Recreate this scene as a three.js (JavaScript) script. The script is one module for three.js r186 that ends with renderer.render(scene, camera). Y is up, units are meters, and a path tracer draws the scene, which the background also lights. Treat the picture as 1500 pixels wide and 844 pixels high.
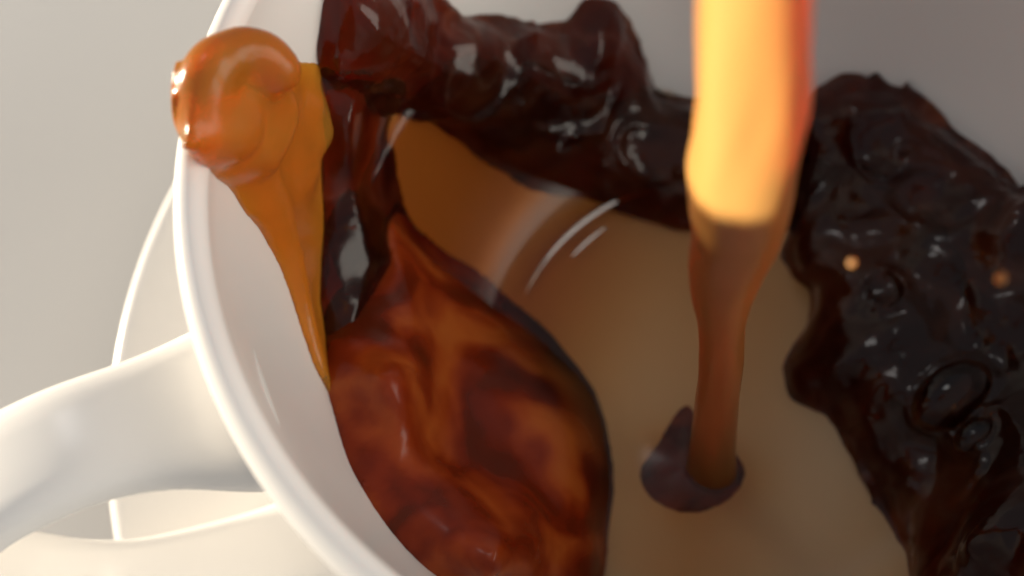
import * as THREE from 'three';
import { mergeGeometries } from 'three/addons/utils/BufferGeometryUtils.js';
import { ImprovedNoise } from 'three/addons/math/ImprovedNoise.js';
import { RectAreaLightUniformsLib } from 'three/addons/lights/RectAreaLightUniformsLib.js';

// ---------------------------------------------------------------- scale
// Shapes are written in cup radii with the middle of the rim at (0, 0, 0); W() turns them into metres above the table.
const R = 0.045, LIFT = 1.225;
const W = (x, y, z) => new THREE.Vector3(x * R, (y + LIFT) * R, z * R);

// ---------------------------------------------------------------- camera, light, exposure
const scene = new THREE.Scene();
scene.background = new THREE.Color().setRGB(0.34, 0.345, 0.36);
const EYE = [0, 2.0776, 1.2932], FWD = [-0.15169, -0.90218, -0.40381], UP = [-0.1643, 0.42587, -0.88974];
const camera = new THREE.PerspectiveCamera(22.642, 1024 / 576, 0.005, 20);
camera.position.copy(W(...EYE));
camera.up.set(...UP);
camera.lookAt(camera.position.clone().add(new THREE.Vector3(...FWD)));
camera.focus = 2.72 * R;
camera.userData.fStop = 18;
scene.add(camera);

const renderer = new THREE.WebGLRenderer();
renderer.toneMapping = THREE.LinearToneMapping;
renderer.toneMappingExposure = 1;
renderer.shadowMap.enabled = true;
RectAreaLightUniformsLib.init();

const KEY = { pos: W(-17.5, 0.1, -2.6), aim: W(0, -0.05, 0.1), power: 5.2 };
const key = new THREE.SpotLight(new THREE.Color().setRGB(1, 0.88, 0.70), KEY.power, 0, 0.2, 0.6, 2);
key.position.copy(KEY.pos); key.target.position.copy(KEY.aim);
key.castShadow = true; key.shadow.radius = 1.2;
key.name = 'spot_lamp_light';
scene.add(key, key.target);

// added narrow spot, its cone set just over the rim to light the upper jet
const BEAM = { pos: W(-11, 1.0, 13), aim: W(0, 0.75, 0.25), power: 22 };
const beam = new THREE.SpotLight(new THREE.Color().setRGB(1, 0.95, 0.84), BEAM.power, 0, 0.0305, 0.06, 2);
beam.position.copy(BEAM.pos); beam.target.position.copy(BEAM.aim);
beam.castShadow = true; beam.shadow.radius = 0.06;
scene.add(beam, beam.target);

const FILL = { pos: new THREE.Vector3(-0.45, 0.9, -0.3), size: 0.16, power: 6 };
const fill = new THREE.RectAreaLight(new THREE.Color().setRGB(1, 0.96, 0.92), FILL.power, FILL.size, FILL.size);
fill.position.copy(FILL.pos); fill.lookAt(0, 0, 0);
scene.add(fill);

const SIDE = { pos: new THREE.Vector3(0.87, 0.50, 0.04), size: 0.8, power: 4.4 };
const side = new THREE.RectAreaLight(new THREE.Color().setRGB(1, 0.94, 0.82), SIDE.power, SIDE.size, SIDE.size);
side.position.copy(SIDE.pos); side.lookAt(0, 0.03, 0);
scene.add(side);

// ---------------------------------------------------------------- helpers
const perlin = new ImprovedNoise();
const noise = (x, y, z) => perlin.noise(x + 31.7, y + 17.3, z + 53.1);
const fbm = (x, y, z, n = 4) => { let a = 0.5, s = 0; for (let i = 0; i < n; i++) { s += a * noise(x, y, z); x *= 2.03; y *= 2.03; z *= 2.03; a *= 0.5; } return s; };
const clamp = (v, a, b) => Math.max(a, Math.min(b, v));
const smooth = (a, b, v) => { const t = clamp((v - a) / (b - a), 0, 1); return t * t * (3 - 2 * t); };
const smin = (a, b, k) => { const h = clamp(0.5 + 0.5 * (b - a) / k, 0, 1); return b + (a - b) * h - k * h * (1 - h); };
const used = {};
function numbered(name) { const n = used[name] = (used[name] ?? -1) + 1; return n ? name + '_' + String(n).padStart(3, '0') : name; }
function tag(o, label, category, group, kind) {
  if (label) o.userData.label = label;
  if (category) o.userData.category = category;
  if (group) o.userData.group = group;
  if (kind) o.userData.kind = kind;
  return o;
}
function thing(name, [x, y, z], label, category, group) {
  const g = new THREE.Group(); g.name = numbered(name); g.position.copy(W(x, y, z)); scene.add(g);
  return tag(g, label, category, group);
}
// a mesh whose geometry is given in cup radii
function part(name, geo, mat, parent = scene) {
  const p = geo.attributes.position;
  const o = new THREE.Vector3(); if (parent !== scene) parent.getWorldPosition(o);
  for (let i = 0; i < p.count; i++) p.setXYZ(i, p.getX(i) * R - o.x, (p.getY(i) + LIFT) * R - o.y, p.getZ(i) * R - o.z);
  geo.computeVertexNormals();
  const m = new THREE.Mesh(geo, mat); m.name = parent === scene ? numbered(name) : name;
  m.castShadow = m.receiveShadow = true; parent.add(m); return m;
}
// lathe welded round its seam
function lathe(points, n = 160) {
  const pos = [], idx = [], m = points.length;
  for (let j = 0; j < n; j++) { const a = 2 * Math.PI * j / n, c = Math.cos(a), s = Math.sin(a); for (const [r, y] of points) pos.push(r * c, y, r * s); }
  for (let j = 0; j < n; j++) for (let i = 0; i < m - 1; i++) { const a = j * m + i, b = ((j + 1) % n) * m + i; idx.push(a, a + 1, b, b, a + 1, b + 1); }
  const g = new THREE.BufferGeometry(); g.setAttribute('position', new THREE.Float32BufferAttribute(pos, 3)); g.setIndex(idx); return g;
}
// closed surface of a distance field by surface nets
function net(f, [x0, y0, z0], [x1, y1, z1], h) {
  const nx = Math.ceil((x1 - x0) / h) + 1, ny = Math.ceil((y1 - y0) / h) + 1, nz = Math.ceil((z1 - z0) / h) + 1;
  const v = new Float32Array(nx * ny * nz), id = new Int32Array(nx * ny * nz).fill(-1), at = (i, j, k) => i + nx * (j + ny * k);
  for (let k = 0; k < nz; k++) for (let j = 0; j < ny; j++) for (let i = 0; i < nx; i++)
    v[at(i, j, k)] = (i === 0 || j === 0 || k === 0 || i === nx - 1 || j === ny - 1 || k === nz - 1) ? Math.max(h, 0.001) : f(x0 + i * h, y0 + j * h, z0 + k * h);
  const pos = [], idx = [], E = [[0, 1], [2, 3], [4, 5], [6, 7], [0, 2], [1, 3], [4, 6], [5, 7], [0, 4], [1, 5], [2, 6], [3, 7]], c = new Float32Array(8);
  for (let k = 0; k < nz - 1; k++) for (let j = 0; j < ny - 1; j++) for (let i = 0; i < nx - 1; i++) {
    let neg = 0;
    for (let q = 0; q < 8; q++) { c[q] = v[at(i + (q & 1), j + (q >> 1 & 1), k + (q >> 2))]; if (c[q] < 0) neg++; }
    if (!neg || neg === 8) continue;
    let sx = 0, sy = 0, sz = 0, n = 0;
    for (const [a, b] of E) if ((c[a] < 0) !== (c[b] < 0)) {
      const t = c[a] / (c[a] - c[b]);
      sx += (a & 1) + t * ((b & 1) - (a & 1)); sy += (a >> 1 & 1) + t * ((b >> 1 & 1) - (a >> 1 & 1)); sz += (a >> 2) + t * ((b >> 2) - (a >> 2)); n++;
    }
    id[at(i, j, k)] = pos.length / 3; pos.push(x0 + (i + sx / n) * h, y0 + (j + sy / n) * h, z0 + (k + sz / n) * h);
  }
  const quad = (a, b, d, e, flip) => { if (flip) idx.push(a, d, b, b, d, e); else idx.push(a, b, d, b, e, d); };
  for (let k = 1; k < nz - 1; k++) for (let j = 1; j < ny - 1; j++) for (let i = 1; i < nx - 1; i++) {
    const s = v[at(i, j, k)] < 0;
    if (s !== v[at(i + 1, j, k)] < 0) quad(id[at(i, j - 1, k - 1)], id[at(i, j, k - 1)], id[at(i, j - 1, k)], id[at(i, j, k)], !s);
    if (s !== v[at(i, j + 1, k)] < 0) quad(id[at(i - 1, j, k - 1)], id[at(i - 1, j, k)], id[at(i, j, k - 1)], id[at(i, j, k)], !s);
    if (s !== v[at(i, j, k + 1)] < 0) quad(id[at(i - 1, j - 1, k)], id[at(i, j - 1, k)], id[at(i - 1, j, k)], id[at(i, j, k)], !s);
  }
  const g = new THREE.BufferGeometry(); g.setAttribute('position', new THREE.Float32BufferAttribute(pos, 3)); g.setIndex(idx); return g;
}
function tint(geo, fn) { const p = geo.attributes.position, c = new Float32Array(p.count * 3); for (let i = 0; i < p.count; i++) c.set(fn(p.getX(i), p.getY(i), p.getZ(i)), i * 3); geo.setAttribute('color', new THREE.BufferAttribute(c, 3)); return geo; }

// ---------------------------------------------------------------- cup shape
const DEEP = 1.082, FOOT = 0.5;
const innerR = y => { const t = clamp(-y / DEEP, 0, 1); return FOOT + 0.445 * Math.sqrt(Math.max(0, 1 - t ** 2.2)); };
// signed distance to the hollow of the cup, negative inside
function hollow(x, y, z) {
  const r = Math.hypot(x, z), yb = -y - DEEP;
  if (y >= 0) return Math.max(r - 0.945, -0.3);
  const g = (innerR(y - 0.01) - innerR(y + 0.01)) / 0.02, a = (r - innerR(y)) / Math.sqrt(1 + Math.min(g * g, 60));
  return r < FOOT ? yb : Math.max(a, yb);
}
const fw = new THREE.Vector3(...FWD).normalize(), upv = new THREE.Vector3(...UP).normalize(), rt = new THREE.Vector3().crossVectors(fw, upv);
const FPX = 2107.86;
// where a line of sight of the sketch (1500 x 844) meets a height, or the inside of the cup
function sight(px, py) { return fw.clone().addScaledVector(rt, (px - 750) / FPX).addScaledVector(upv, (422 - py) / FPX).normalize(); }
const eye = new THREE.Vector3(...EYE);
function level(px, py, y) { const v = sight(px, py); return eye.clone().addScaledVector(v, (y - eye.y) / v.y); }
function wall(px, py, lift = 0) {
  const v = sight(px, py); let t = 1.9;
  for (; t < 5; t += 0.004) { const p = eye.clone().addScaledVector(v, t); if (p.y < -0.02 && hollow(p.x, p.y, p.z) > 0) break; }
  return eye.clone().addScaledVector(v, t - lift);
}
const pxAt = p => FPX / p.clone().sub(eye).dot(fw);         // sketch pixels per cup radius at a point

// ---------------------------------------------------------------- materials
const grain = (() => {
  const n = 256, d = new Uint8Array(n * n * 4); let s = 7;
  const rnd = () => (s = (s * 16807) % 2147483647) / 2147483647;
  for (let i = 0; i < n * n; i++) { const x = i % n, y = i / n | 0; const v = 232 + 18 * fbm(x / 23, y / 23, 2) + 8 * (rnd() - 0.5); d.set([v, v, v, 255], i * 4); }
  const t = new THREE.DataTexture(d, n, n); t.magFilter = THREE.LinearFilter; t.wrapS = t.wrapT = THREE.RepeatWrapping; t.colorSpace = THREE.SRGBColorSpace; t.needsUpdate = true; return t;
})();
const porcelain = new THREE.MeshPhysicalMaterial({ color: new THREE.Color().setRGB(0.80, 0.775, 0.74), roughness: 0.22, ior: 1.5 });
const tableMat = new THREE.MeshStandardMaterial({ color: new THREE.Color().setRGB(0.62, 0.605, 0.585), roughness: 0.55 });
const liquid = (o) => new THREE.MeshPhysicalMaterial({ roughness: 0.06, ior: 1.34, thickness: 0.01, transmission: 1, ...o });
const coffeeMat = liquid({ roughness: 0.15, vertexColors: true, transmission: 0.95, specularIntensity: 0.2, attenuationColor: new THREE.Color().setRGB(0.70, 0.27, 0.08), attenuationDistance: 0.0026 });
const roastGlints = (x, y, z) => { const a = fbm(x * 3, y * 3, z * 3, 3), s = smooth(-0.15, 0.34, fbm(x * 5 + 2 * a, y * 5 + 2 * a, z * 5 - 2 * a, 5)), v = (1 - Math.abs(noise(x * 5 + 2 * a, y * 5 + 9, z * 5 - 2 * a))) ** 14 * smooth(-0.1, 0.3, a); return [0.16 + 0.34 * s + 0.4 * v, 0.035 + 0.11 * s + 0.3 * v, 0.012 + 0.035 * s + 0.2 * v]; };  // mottled coffee browns, plus pale veins that colour in glints
const filmMat = liquid({ attenuationColor: new THREE.Color().setRGB(0.80, 0.52, 0.26), attenuationDistance: 0.0016, roughness: 0.26, specularIntensity: 0.15 });
const waveMat = liquid({ vertexColors: true, transmission: 0.45, roughness: 0.26, specularIntensity: 0.6, attenuationColor: new THREE.Color().setRGB(0.70, 0.22, 0.05), attenuationDistance: 0.0013 });
const lipMat = liquid({ vertexColors: true, transmission: 0.74, roughness: 0.22, specularIntensity: 0.6, attenuationColor: new THREE.Color().setRGB(0.89, 0.46, 0.05), attenuationDistance: 0.0024 });
const streamMat = liquid({ transmission: 0.87, color: new THREE.Color().setRGB(0.97, 0.48, 0.12), roughness: 0.3, specularIntensity: 0.4, attenuationColor: new THREE.Color().setRGB(0.80, 0.17, 0.03), attenuationDistance: 0.0036 });
const skinMat = new THREE.MeshPhysicalMaterial({ color: new THREE.Color().setRGB(0.75, 0.45, 0.25), roughness: 0.04, transmission: 1, thickness: 0, ior: 1.34 });

// ---------------------------------------------------------------- setting
{
  const g = new THREE.PlaneGeometry(60, 60, 1, 1); g.rotateX(-Math.PI / 2); g.translate(0, -LIFT, 0);
  tag(part('table_top', g, tableMat), null, null, null, 'structure');
}
// ---------------------------------------------------------------- saucer
{
  const s = thing('saucer', [0, -LIFT, 0], 'round white porcelain saucer under the cup, its edge showing behind the handle', 'saucer');
  const top = [[0, -1.175], [0.55, -1.175], [0.62, -1.17], [0.75, -1.15], [0.95, -1.105], [1.15, -1.06], [1.3, -1.03], [1.40, -1.012]];
  const lip = []; for (let i = 0; i <= 8; i++) { const a = Math.PI / 2 - Math.PI * i / 8; lip.push([1.418 + 0.025 * Math.cos(a), -1.034 + 0.025 * Math.sin(a)]); }
  const bot = [[1.38, -1.07], [1.1, -1.13], [0.85, -1.185], [0.8, -1.223], [0.72, -1.223], [0.7, -1.2], [0, -1.2]];
  part('plate', lathe([...top, ...lip, ...bot].reverse()), porcelain, s);
}
// ---------------------------------------------------------------- cup
const cup = thing('coffee_cup', [0, -1.174, 0], 'white porcelain coffee cup with a broad ear handle, coffee splashing inside it', 'cup');
{
  const pts = [];
  for (let i = 0; i <= 50; i++) { const y = -DEEP * Math.sin(Math.PI / 2 * (1 - i / 50)) - 0.06 * i / 50; pts.push([i ? innerR(y) : FOOT, Math.max(y, -DEEP)]); }
  pts.unshift([0, -DEEP], [0.25, -DEEP], [0.4, -DEEP]);
  const lip = []; for (let i = 0; i <= 12; i++) { const a = Math.PI * (1 - i / 12); lip.push([0.972 + 0.030 * Math.cos(a), -0.032 + 0.034 * Math.sin(a)]); }
  const out = []; for (let i = 1; i <= 40; i++) { const t = i / 40, y = -0.05 - 1.06 * Math.sin(t * Math.PI / 2); const q = clamp((-y - 0.02) / 1.12, 0, 1); out.push([0.54 + 0.445 * Math.sqrt(Math.max(0, 1 - q ** 2.2)), y]); }
  out.push([0.56, -1.13], [0.55, -1.17], [0.5, -1.172], [0.48, -1.13], [0, -1.13]);
  part('body', lathe([...pts, ...lip, ...out]), porcelain, cup);
  // raised porcelain arcs standing in for the highlights where wall meets bottom
  const ring = (r, rr, a0, a1, y) => {
    const c = []; for (let i = 0; i <= 40; i++) { const a = a0 + (a1 - a0) * i / 40; c.push(new THREE.Vector3(r * Math.cos(a), y, -r * Math.sin(a))); }
    const g = new THREE.TubeGeometry(new THREE.CatmullRomCurve3(c), 60, rr, 8);
    const p = g.attributes.position; for (let i = 0; i <= 60; i++) { const k = Math.sqrt(Math.max(0.02, Math.sin(Math.PI * i / 60))); const m = new THREE.Vector3(); const u = i / 60; const q = new THREE.CatmullRomCurve3(c).getPointAt(u); for (let j = 0; j <= 8; j++) { m.fromBufferAttribute(p, i * 9 + j).sub(q).multiplyScalar(k).add(q); p.setXYZ(i * 9 + j, m.x, m.y, m.z); } }
    return g;
  };
  part('highlight_arc', ring(0.497, 0.006, 2.05, 2.95, -DEEP + 0.042), porcelain, cup);
  part('highlight_arc', ring(0.452, 0.004, 2.4, 2.66, -DEEP + 0.040), porcelain, cup);
}
// ear handle: a broad flat strap leaving the side of the cup towards the lower left
{
  const az = -146 * Math.PI / 180, er = [Math.cos(az), -Math.sin(az)], et = [-er[1], er[0]];
  const path = new THREE.CatmullRomCurve3([[0.968, -0.31], [1.03, -0.275], [1.14, -0.235], [1.30, -0.215], [1.47, -0.265], [1.60, -0.42], [1.60, -0.60], [1.47, -0.82], [1.22, -0.97], [1.02, -1.02], [0.82, -0.99]].map(([r, y]) => new THREE.Vector3(r, y, 0)), false, 'centripetal');
  const N = 72, M = 24, pos = [], idx = [];
  for (let i = 0; i <= N; i++) {
    const u = i / N, p = path.getPointAt(u), t = path.getTangentAt(u), nx = -t.y, ny = t.x;
    const flare = 1 + 0.35 * Math.exp(-((u / 0.07) ** 2)) + 0.2 * Math.exp(-(((1 - u) / 0.1) ** 2)), slim = 1 - 0.44 * smooth(0.5, 0.72, u), wf = 0.131 * flare * slim, wn = (0.092 + 0.06 * Math.exp(-((u / 0.09) ** 2)) + 0.07 * smooth(0.5, 0.72, u)), th = 0.05 * (1 + 0.5 * Math.exp(-((u / 0.08) ** 2)));
    for (let j = 0; j < M; j++) {
      const a = 2 * Math.PI * j / M, ca = Math.cos(a), sa = Math.sin(a), e = 0.62;
      const q = (ca > 0 ? wf : wn) * Math.sign(ca) * Math.abs(ca) ** e, n = th * Math.sign(sa) * Math.abs(sa) ** e;
      const r = p.x + nx * n, y = p.y + ny * n; pos.push(r * er[0] + q * et[0], y, r * er[1] + q * et[1]);
    }
  }
  for (let i = 0; i < N; i++) for (let j = 0; j < M; j++) { const a = i * M + j, b = i * M + (j + 1) % M; idx.push(a, b, a + M, b, b + M, a + M); }
  for (const [s, f] of [[0, 0], [N * M, 1]]) for (let j = 1; j < M - 1; j++) f ? idx.push(s, s + j, s + j + 1) : idx.push(s, s + j + 1, s + j);
  const g = new THREE.BufferGeometry(); g.setAttribute('position', new THREE.Float32BufferAttribute(pos, 3)); g.setIndex(idx);
  part('handle', g, porcelain, cup);
}
// ---------------------------------------------------------------- coffee
// balls are given on the sketch: [px, py, radius in px, lift off the wall in radii]
function balls(list) { return list.map(([x, y, r, lift = 0.5, h]) => { let p = h === undefined ? wall(x, y) : level(x, y, h); const rr = r / pxAt(p); if (h === undefined) p = wall(x, y, lift * rr); return [p.x, p.y, p.z, rr]; }); }
function lump(list, k) {
  const b = balls(list);
  const f = (x, y, z) => { let d = 9; for (const [a, c, e, r] of b) d = smin(d, Math.sqrt((x - a) ** 2 + (y - c) ** 2 + (z - e) ** 2) - r, k); return d; };
  const lo = [9, 9, 9], hi = [-9, -9, -9];
  for (const q of b) for (let i = 0; i < 3; i++) { lo[i] = Math.min(lo[i], q[i] - q[3] * 1.1 - 0.1); hi[i] = Math.max(hi[i], q[i] + q[3] * 1.1 + 0.1); }
  return { f, lo, hi, b };
}
// liquid lying on the wall inside an outline of the sketch, thinning out towards its edge
function sheet(poly, thick, edge, rough, round = 1) {
  if (round > 1) poly = new THREE.CatmullRomCurve3(poly.map(([x, y]) => new THREE.Vector3(x, y, 0)), true, 'centripetal').getPoints(poly.length * round).slice(0, -1).map(p => [p.x, p.y]);
  const n = poly.length, lo = [9, 9, 9], hi = [-9, -9, -9];
  for (const [px, py] of poly) { const p = wall(px, py); [p.x, p.y, p.z].forEach((v, i) => { lo[i] = Math.min(lo[i], v - thick - 0.08); hi[i] = Math.max(hi[i], v + thick + 0.08); }); }
  const f = (x, y, z) => {
    const h = hollow(x, y, z); if (h > 0.03) return h - 0.012; if (h < -thick - 0.2) return 0.15;
    const dx = x - eye.x, dy = y - eye.y, dz = z - eye.z, w = dx * fw.x + dy * fw.y + dz * fw.z, k = FPX / w;
    const px = 750 + k * (dx * rt.x + dy * rt.y + dz * rt.z), py = 422 - k * (dx * upv.x + dy * upv.y + dz * upv.z);
    let d = 1e9, inside = false;
    for (let i = 0, j = n - 1; i < n; j = i++) {
      const [ax, ay] = poly[i], [bx, by] = poly[j], ex = bx - ax, ey = by - ay, t = clamp(((px - ax) * ex + (py - ay) * ey) / (ex * ex + ey * ey), 0, 1);
      d = Math.min(d, Math.hypot(px - ax - ex * t, py - ay - ey * t));
      if ((ay > py) !== (by > py) && px < ax + (py - ay) / (by - ay) * ex) inside = !inside;
    }
    const s = (inside ? d : -d) / k + rough * noise(x * 7, y * 7, z * 7);
    if (s < 0) return Math.max(Math.hypot(s, Math.max(0, -h)) + 0.001, h - 0.012);
    const T = thick * Math.sqrt(smooth(0, edge, s)) * (1 + 0.35 * noise(x * 4, y * 4, z * 4));
    return Math.max(-h - T, h - 0.012);
  };
  return { f, lo, hi };
}
// pits and rims that bubbles leave in a lump: [px, py, radius px]
function foam(L, list) {
  const cs = [];
  for (const [px, py, r, turn = 0, long = 1] of list) {
    const v = sight(px, py); let t = 1.8, d;
    for (let i = 0; i < 400 && t < 4; i++) { d = L.f(eye.x + v.x * t, eye.y + v.y * t, eye.z + v.z * t); if (d < 0.002) break; t += Math.max(0.002, d * 0.7); }
    const rr = r * t / FPX, c = eye.clone().addScaledVector(v, t + rr * 0.15), u = rt.clone().multiplyScalar(Math.cos(turn)).addScaledVector(upv, Math.sin(turn)); cs.push([c.x, c.y, c.z, rr, u, long]);
  }
  L.bubbles = cs; const g = L.f;
  L.f = (x, y, z) => {
    const d0 = g(x, y, z); if (Math.abs(d0) > 0.12) return d0; let d = d0;
    for (const [a, b, c, r, u, long] of cs) {
      const ex = x - a, ey = y - b, ez = z - c, al = ex * u.x + ey * u.y + ez * u.z, q = Math.sqrt(Math.max(0, ex * ex + ey * ey + ez * ez - al * al * (1 - 1 / long ** 2))); if (q > r * 1.6 + 0.02) continue;
      const wob = 0.12 * r * noise(ex * 0.9 / r + a * 9, ey * 0.9 / r, ez * 0.9 / r), e = q + wob - r * 0.93;
      d = -smin(-d, e, 0.012);
      d = smin(d, Math.max(Math.abs(q + wob - r) - 0.007, d0 - 0.004), 0.012);
    }
    return d;
  };
  return L;
}
function domes(L, min, parent) { for (const [x, y, z, r, u, long] of L.bubbles) if (r > min) { const g = new THREE.SphereGeometry(r * 1.02, 32, 24); g.scale(long, 0.9, 1); g.applyQuaternion(new THREE.Quaternion().setFromUnitVectors(new THREE.Vector3(1, 0, 0), u)); g.translate(x, y, z); part('bubble', g, skinMat, parent); } }
const coffee = thing('coffee', [0, -DEEP, 0], 'dark brown coffee swirling and splashing up inside the white cup', 'coffee');

const land = level(1035, 690, -DEEP);
// thin film over the bottom and the lower wall
{
  const f = (x, y, z) => {
    const d = hollow(x, y, z), T = 0.022 + 0.008 * noise(x * 2.2, y * 2.2, z * 2.2) + 0.026 * smooth(-0.15, -0.6, x) - 0.007 * smooth(0, 0.3, x) + 0.02 * Math.exp(-((x - land.x + 0.03) ** 2 / 0.011 + (z - land.z) ** 2 / 0.006) * (1 + 0.7 * noise(x * 9, 1, z * 9)));
    const top = y - (-0.62 - 0.3 * smooth(0, 0.3, z) - 0.09 * smooth(-0.3, 0, x) - 0.33 * smooth(-0.85, -0.35, x) * smooth(0.1, -0.2, z) + 0.03 * noise(x * 3, 0, z * 3));
    return Math.max(-d - T, d - 0.012, top);
  };
  part('thin_film', net(f, [-0.98, -1.13, -0.98], [0.98, -0.4, 0.98], 0.0125), filmMat, coffee);
}
// the broad marbled wave in front of the left wall
{
  const L = lump([[560, 370, 45], [590, 440, 75, 0.3], [540, 500, 60], [660, 500, 80, 0.3], [600, 570, 90, 0.4], [740, 560, 85, 0.3], [700, 640, 120, 0.4], [800, 650, 88, 0.3], [640, 700, 90, 0.5], [780, 740, 105, 0.4], [720, 800, 110, 0.5], [640, 770, 60, 0.6], [820, 830, 80, 0.4], [512, 530, 36, 0.1], [505, 580, 36, 0.1], [520, 640, 45, 0.2], [545, 700, 50, 0.2], [595, 770, 55, 0.2], [660, 830, 60, 0.2]], 0.11);
  const P = sheet([[572, 290], [604, 335], [680, 388], [760, 450], [850, 538], [890, 620], [890, 760], [860, 870], [700, 880], [560, 745], [500, 612], [476, 540], [476, 455], [520, 400], [548, 330]], 0.15, 0.2, 0.01, 2);
  const f = (x, y, z) => Math.max(smin(P.f(x, y, z), L.f(x, y, z) + 0.045 + 0.03 * fbm(x * 4, y * 4, z * 4, 2), 0.1), hollow(x, y, z) - 0.012);
  L.lo = L.lo.map((v, i) => Math.min(v, P.lo[i])); L.hi = L.hi.map((v, i) => Math.max(v, P.hi[i]));
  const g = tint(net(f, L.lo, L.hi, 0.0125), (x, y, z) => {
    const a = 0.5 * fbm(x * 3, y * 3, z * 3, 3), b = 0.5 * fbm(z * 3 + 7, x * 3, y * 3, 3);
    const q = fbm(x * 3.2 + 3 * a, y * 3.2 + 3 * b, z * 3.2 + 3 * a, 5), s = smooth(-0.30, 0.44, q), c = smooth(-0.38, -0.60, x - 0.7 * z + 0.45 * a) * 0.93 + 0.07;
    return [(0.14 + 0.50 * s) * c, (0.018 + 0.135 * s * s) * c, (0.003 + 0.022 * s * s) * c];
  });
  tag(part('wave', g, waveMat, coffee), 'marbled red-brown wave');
}
// the crest thrown up against the back wall
{
  const L = lump([[528, 20, 62, 0.9], [532, 80, 62, 0.9], [560, 130, 48, 0.8], [600, 10, 42], [605, 60, 45], [610, 120, 45], [650, 20, 24, 0.7], [670, 60, 45, 0.7], [670, 130, 50, 0.7], [740, 85, 45, 0.8], [760, 150, 60, 0.8], [810, 90, 45, 0.8], [840, 160, 60, 0.8], [880, 70, 45, 0.8], [885, 20, 22, 0.8], [920, 130, 45, 0.8], [900, 220, 70, 0.6], [800, 220, 45, 0.6], [980, 220, 75, 0.6], [1000, 270, 55, 0.5], [1060, 230, 75, 0.6], [1130, 230, 75, 0.6], [940, 260, 50, 0.4], [730, 190, 45, 0.4]], 0.08);
  const P = sheet([[484, -30], [640, -30], [632, 5], [660, 28], [700, 26], [740, 36], [800, 34], [834, 42], [858, 8], [900, 14], [940, 80], [965, 132], [1010, 146], [1100, 150], [1180, 150], [1180, 345], [1000, 334], [870, 300], [760, 270], [690, 225], [640, 182], [580, 150], [480, 118]], 0.13, 0.16, 0.018), b = L.f;
  L.lo = L.lo.map((v, i) => Math.min(v, P.lo[i])); L.hi = L.hi.map((v, i) => Math.max(v, P.hi[i]));
  L.f = (x, y, z) => {
    const d = smin(P.f(x, y, z), b(x, y, z) + 0.035, 0.1); if (Math.abs(d) > 0.15) return d;
    const a = noise(y * 5, z * 5, x * 5), r = (1 - Math.abs(noise(x * 6 + 0.8 * a, y * 6, z * 6))) ** 12;
    return d + 0.024 * fbm(x * 6, y * 8, z * 8, 3) - 0.016 * r * smooth(-0.2, 0.3, noise(x * 4, z * 4, y * 4));
  };
  foam(L, [[830, 205, 18, 0.8, 1.8]]);
  const f = (x, y, z) => Math.max(L.f(x, y, z), hollow(x, y, z) - 0.012);
  part('crest', tint(net(f, L.lo, L.hi, 0.0085), roastGlints), coffeeMat, coffee);
  domes(L, 0.03, coffee);
}
// the foaming splash on the right
{
  const L = lump([[1200, 190, 50, 0.8], [1245, 160, 45, 0.9], [1300, 190, 55, 0.9], [1360, 240, 60, 0.9], [1430, 290, 65, 0.9], [1500, 350, 80, 0.9], [1210, 270, 60, 0.8], [1290, 300, 80, 0.8], [1210, 360, 60, 0.6], [1270, 420, 75, 0.7], [1380, 380, 90, 0.8], [1470, 470, 90, 0.8], [1240, 500, 60, 0.6], [1200, 550, 45, 0.5], [1330, 510, 90, 0.8], [1420, 590, 90, 0.8], [1320, 620, 70, 0.6], [1500, 650, 90, 0.8], [1370, 700, 75, 0.6], [1450, 730, 90, 0.7], [1400, 790, 70, 0.6], [1500, 800, 90, 0.8], [1390, 850, 55, 0.6]], 0.08);
  const P = sheet([[1160, 170], [1190, 142], [1235, 112], [1285, 117], [1340, 150], [1400, 195], [1500, 275], [1580, 350], [1620, 900], [1345, 880], [1310, 780], [1290, 705], [1240, 645], [1215, 605], [1160, 582], [1148, 540], [1178, 480], [1190, 425], [1150, 380], [1160, 330]], 0.13, 0.16, 0.018), b = L.f;
  L.lo = L.lo.map((v, i) => Math.min(v, P.lo[i])); L.hi = L.hi.map((v, i) => Math.max(v, P.hi[i]));
  L.f = (x, y, z) => {
    const d = smin(P.f(x, y, z), b(x, y, z) + 0.035, 0.1); if (Math.abs(d) > 0.15) return d;
    const a = noise(y * 5, z * 5, x * 5), r = (1 - Math.abs(noise(x * 6 + 0.8 * a, y * 6, z * 6))) ** 12;
    return d + 0.024 * fbm(x * 6, y * 8, z * 8, 3) - 0.016 * r * smooth(-0.2, 0.3, noise(x * 4, z * 4, y * 4));
  };
  foam(L, [[1325, 225, 11], [1395, 580, 42, 0.65, 1.5], [1430, 640, 24, 0.6, 1.4]]);
  const f = (x, y, z) => Math.max(L.f(x, y, z), hollow(x, y, z) - 0.012);
  part('splash', tint(net(f, L.lo, L.hi, 0.0085), roastGlints), coffeeMat, coffee);
  domes(L, 0.036, coffee);
}
// the dark fold between the tail on the wall and the wave
{
  const L = sheet([[478, 95], [560, 95], [580, 150], [572, 200], [574, 260], [600, 330], [640, 380], [600, 440], [560, 520], [530, 600], [500, 600], [478, 530], [462, 440], [468, 340], [460, 250], [456, 170]], 0.13, 0.2, 0.012, 2);
  part('fold', tint(net(L.f, L.lo, L.hi, 0.0095), roastGlints), coffeeMat, coffee);
}
// the dark dimple where the jet lands
{
  const L = sheet([[994, 600], [1010, 592], [1036, 650], [1074, 664], [1092, 694], [1076, 728], [1032, 752], [985, 750], [945, 724], [936, 690], [962, 652]], 0.09, 0.28, 0.006, 4);
  part('dimple', tint(net(L.f, L.lo, L.hi, 0.008), roastGlints), coffeeMat, coffee);
}
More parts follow.
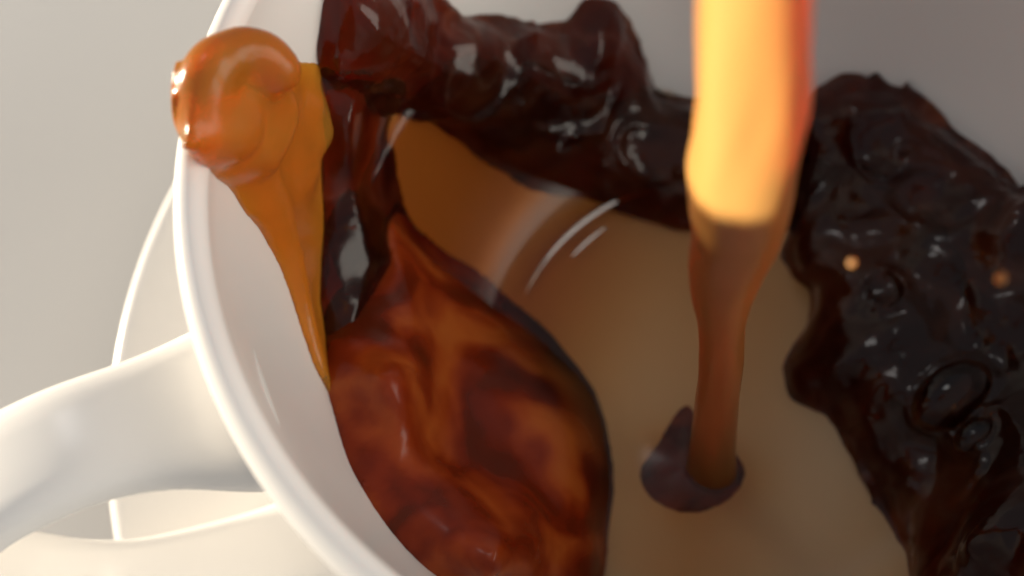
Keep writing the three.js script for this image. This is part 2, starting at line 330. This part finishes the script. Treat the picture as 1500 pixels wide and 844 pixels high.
// the lump that slops over the rim, with its tail down the wall
{
  const L = lump([[300, 138, 42, 0, 0.08], [314, 95, 36, 0, 0.1], [352, 68, 30, 0, 0.09], [392, 76, 27, 0, 0.07], [416, 108, 25, 0, 0.04], [300, 176, 34, 0, 0.04], [345, 188, 40, 0, 0.0], [366, 122, 42, 0, 0.0], [400, 160, 38, 0, -0.08], [385, 205, 38, 0, -0.12], [440, 160, 34, 0.1], [410, 240, 36, 0.1], [430, 245, 36, 0.1], [455, 190, 34, 0.1]], 0.055);
  const curl = level(372, 110, 0.16);
  const T = sheet([[265, 215], [300, 240], [340, 285], [380, 338], [412, 400], [440, 470], [468, 545], [498, 620], [528, 685], [536, 682], [510, 620], [490, 540], [477, 440], [482, 330], [482, 230], [480, 140], [466, 95], [430, 85], [380, 80], [330, 120]], 0.075, 0.14, 0.012);
  const f = (x, y, z) => smin(L.f(x, y, z) + 0.012 * fbm(x * 6, y * 6, z * 6, 2), T.f(x, y, z), 0.05);
  const lo = L.lo.map((v, i) => Math.min(v, T.lo[i])), hi = L.hi.map((v, i) => Math.max(v, T.hi[i]));
  const g = tint(net(f, lo, hi, 0.0085), (x, y, z) => {
    const s = smooth(-0.1, 0.35, fbm(x * 5, y * 5, z * 5, 3)), cr = Math.hypot(x - curl.x, (y - curl.y) * 0.4, z - curl.z) + 0.02 * noise(x * 12, y * 12, z * 12);
    const m = 0.6 * smooth(0.02, 0, Math.abs(cr - 0.05)) + 0.5 * (1 - s);
    return [0.97 - 0.15 * m, 0.47 - 0.17 * m, 0.06 - 0.035 * m];
  });
  tag(part('rim_lip', g, lipMat, coffee), 'amber lip slopping over the rim');
}

// ---------------------------------------------------------------- jet
{
  // [height, left px, right px]
  const rows = [[-20, 1020, 1190], [60, 1018, 1188], [150, 1016, 1186], [210, 1012, 1176], [260, 1006, 1166], [300, 1008, 1158], [350, 1014, 1142], [400, 1010, 1118], [440, 1013, 1102], [480, 1022, 1092], [540, 1024, 1088], [600, 1018, 1082], [650, 1012, 1078], [700, 1000, 1082]];
  const base = level(1035, 690, -DEEP), N = 90, M = 32, pos = [], idx = [];
  const ys = []; for (let i = 0; i <= N; i++) ys.push(-DEEP + 0.01 + i * 2.35 / N);
  const cs = new THREE.CatmullRomCurve3(rows.map(([y, a, b]) => new THREE.Vector3((a + b) / 2, y, b - a)), false, 'centripetal').getPoints(300);
  for (const y of ys) {
    // the row of the sketch on which this height of the jet falls
    let p = new THREE.Vector3(base.x, y, base.z), d = p.clone().sub(eye), py = 422 - FPX * d.dot(upv) / d.dot(fw), px = 750 + FPX * d.dot(rt) / d.dot(fw), k = FPX / d.dot(fw);
    let q = cs[0]; if (py > -20) q = cs.reduce((m, c) => Math.abs(c.y - py) < Math.abs(m.y - py) ? c : m);
    const cx = base.x + (q.x - px) / k, hw = q.z / 2 / k;
    for (let j = 0; j < M; j++) { const a = 2 * Math.PI * j / M, n = 1 + 0.09 * noise(Math.cos(a) * 1.3, y * 3, Math.sin(a) * 1.3) + 0.04 * noise(Math.cos(a) * 3, y * 7, Math.sin(a) * 3); pos.push(cx + hw * n * Math.cos(a), y, base.z + hw * 0.85 * n * Math.sin(a)); }
  }
  for (let i = 0; i < N; i++) for (let j = 0; j < M; j++) { const a = i * M + j, b = i * M + (j + 1) % M; idx.push(a, a + M, b, b, a + M, b + M); }
  for (const [s, f] of [[0, 0], [N * M, 1]]) for (let j = 1; j < M - 1; j++) f ? idx.push(s, s + j + 1, s + j) : idx.push(s, s + j, s + j + 1);
  const g = new THREE.BufferGeometry(); g.setAttribute('position', new THREE.Float32BufferAttribute(pos, 3)); g.setIndex(idx);
  tag(part('coffee_stream', g, streamMat), 'stream of coffee pouring into the cup, amber where the light catches it', 'stream');
}
// ---------------------------------------------------------------- drops in the air
for (const [px, py, r, label] of [[1248, 385, 6, 'small golden coffee drop in the air, the nearer to the stream'], [1466, 408, 8, 'small golden coffee drop in the air, the one near the right edge']]) {
  const p = level(px, py, 0.3), g = new THREE.SphereGeometry(r / pxAt(p), 24, 16); g.scale(1, 1.15, 1); g.translate(p.x, p.y, p.z);
  tag(part('coffee_drop', g, streamMat), label, 'drop', 'drops in the air');
}
renderer.render(scene, camera);
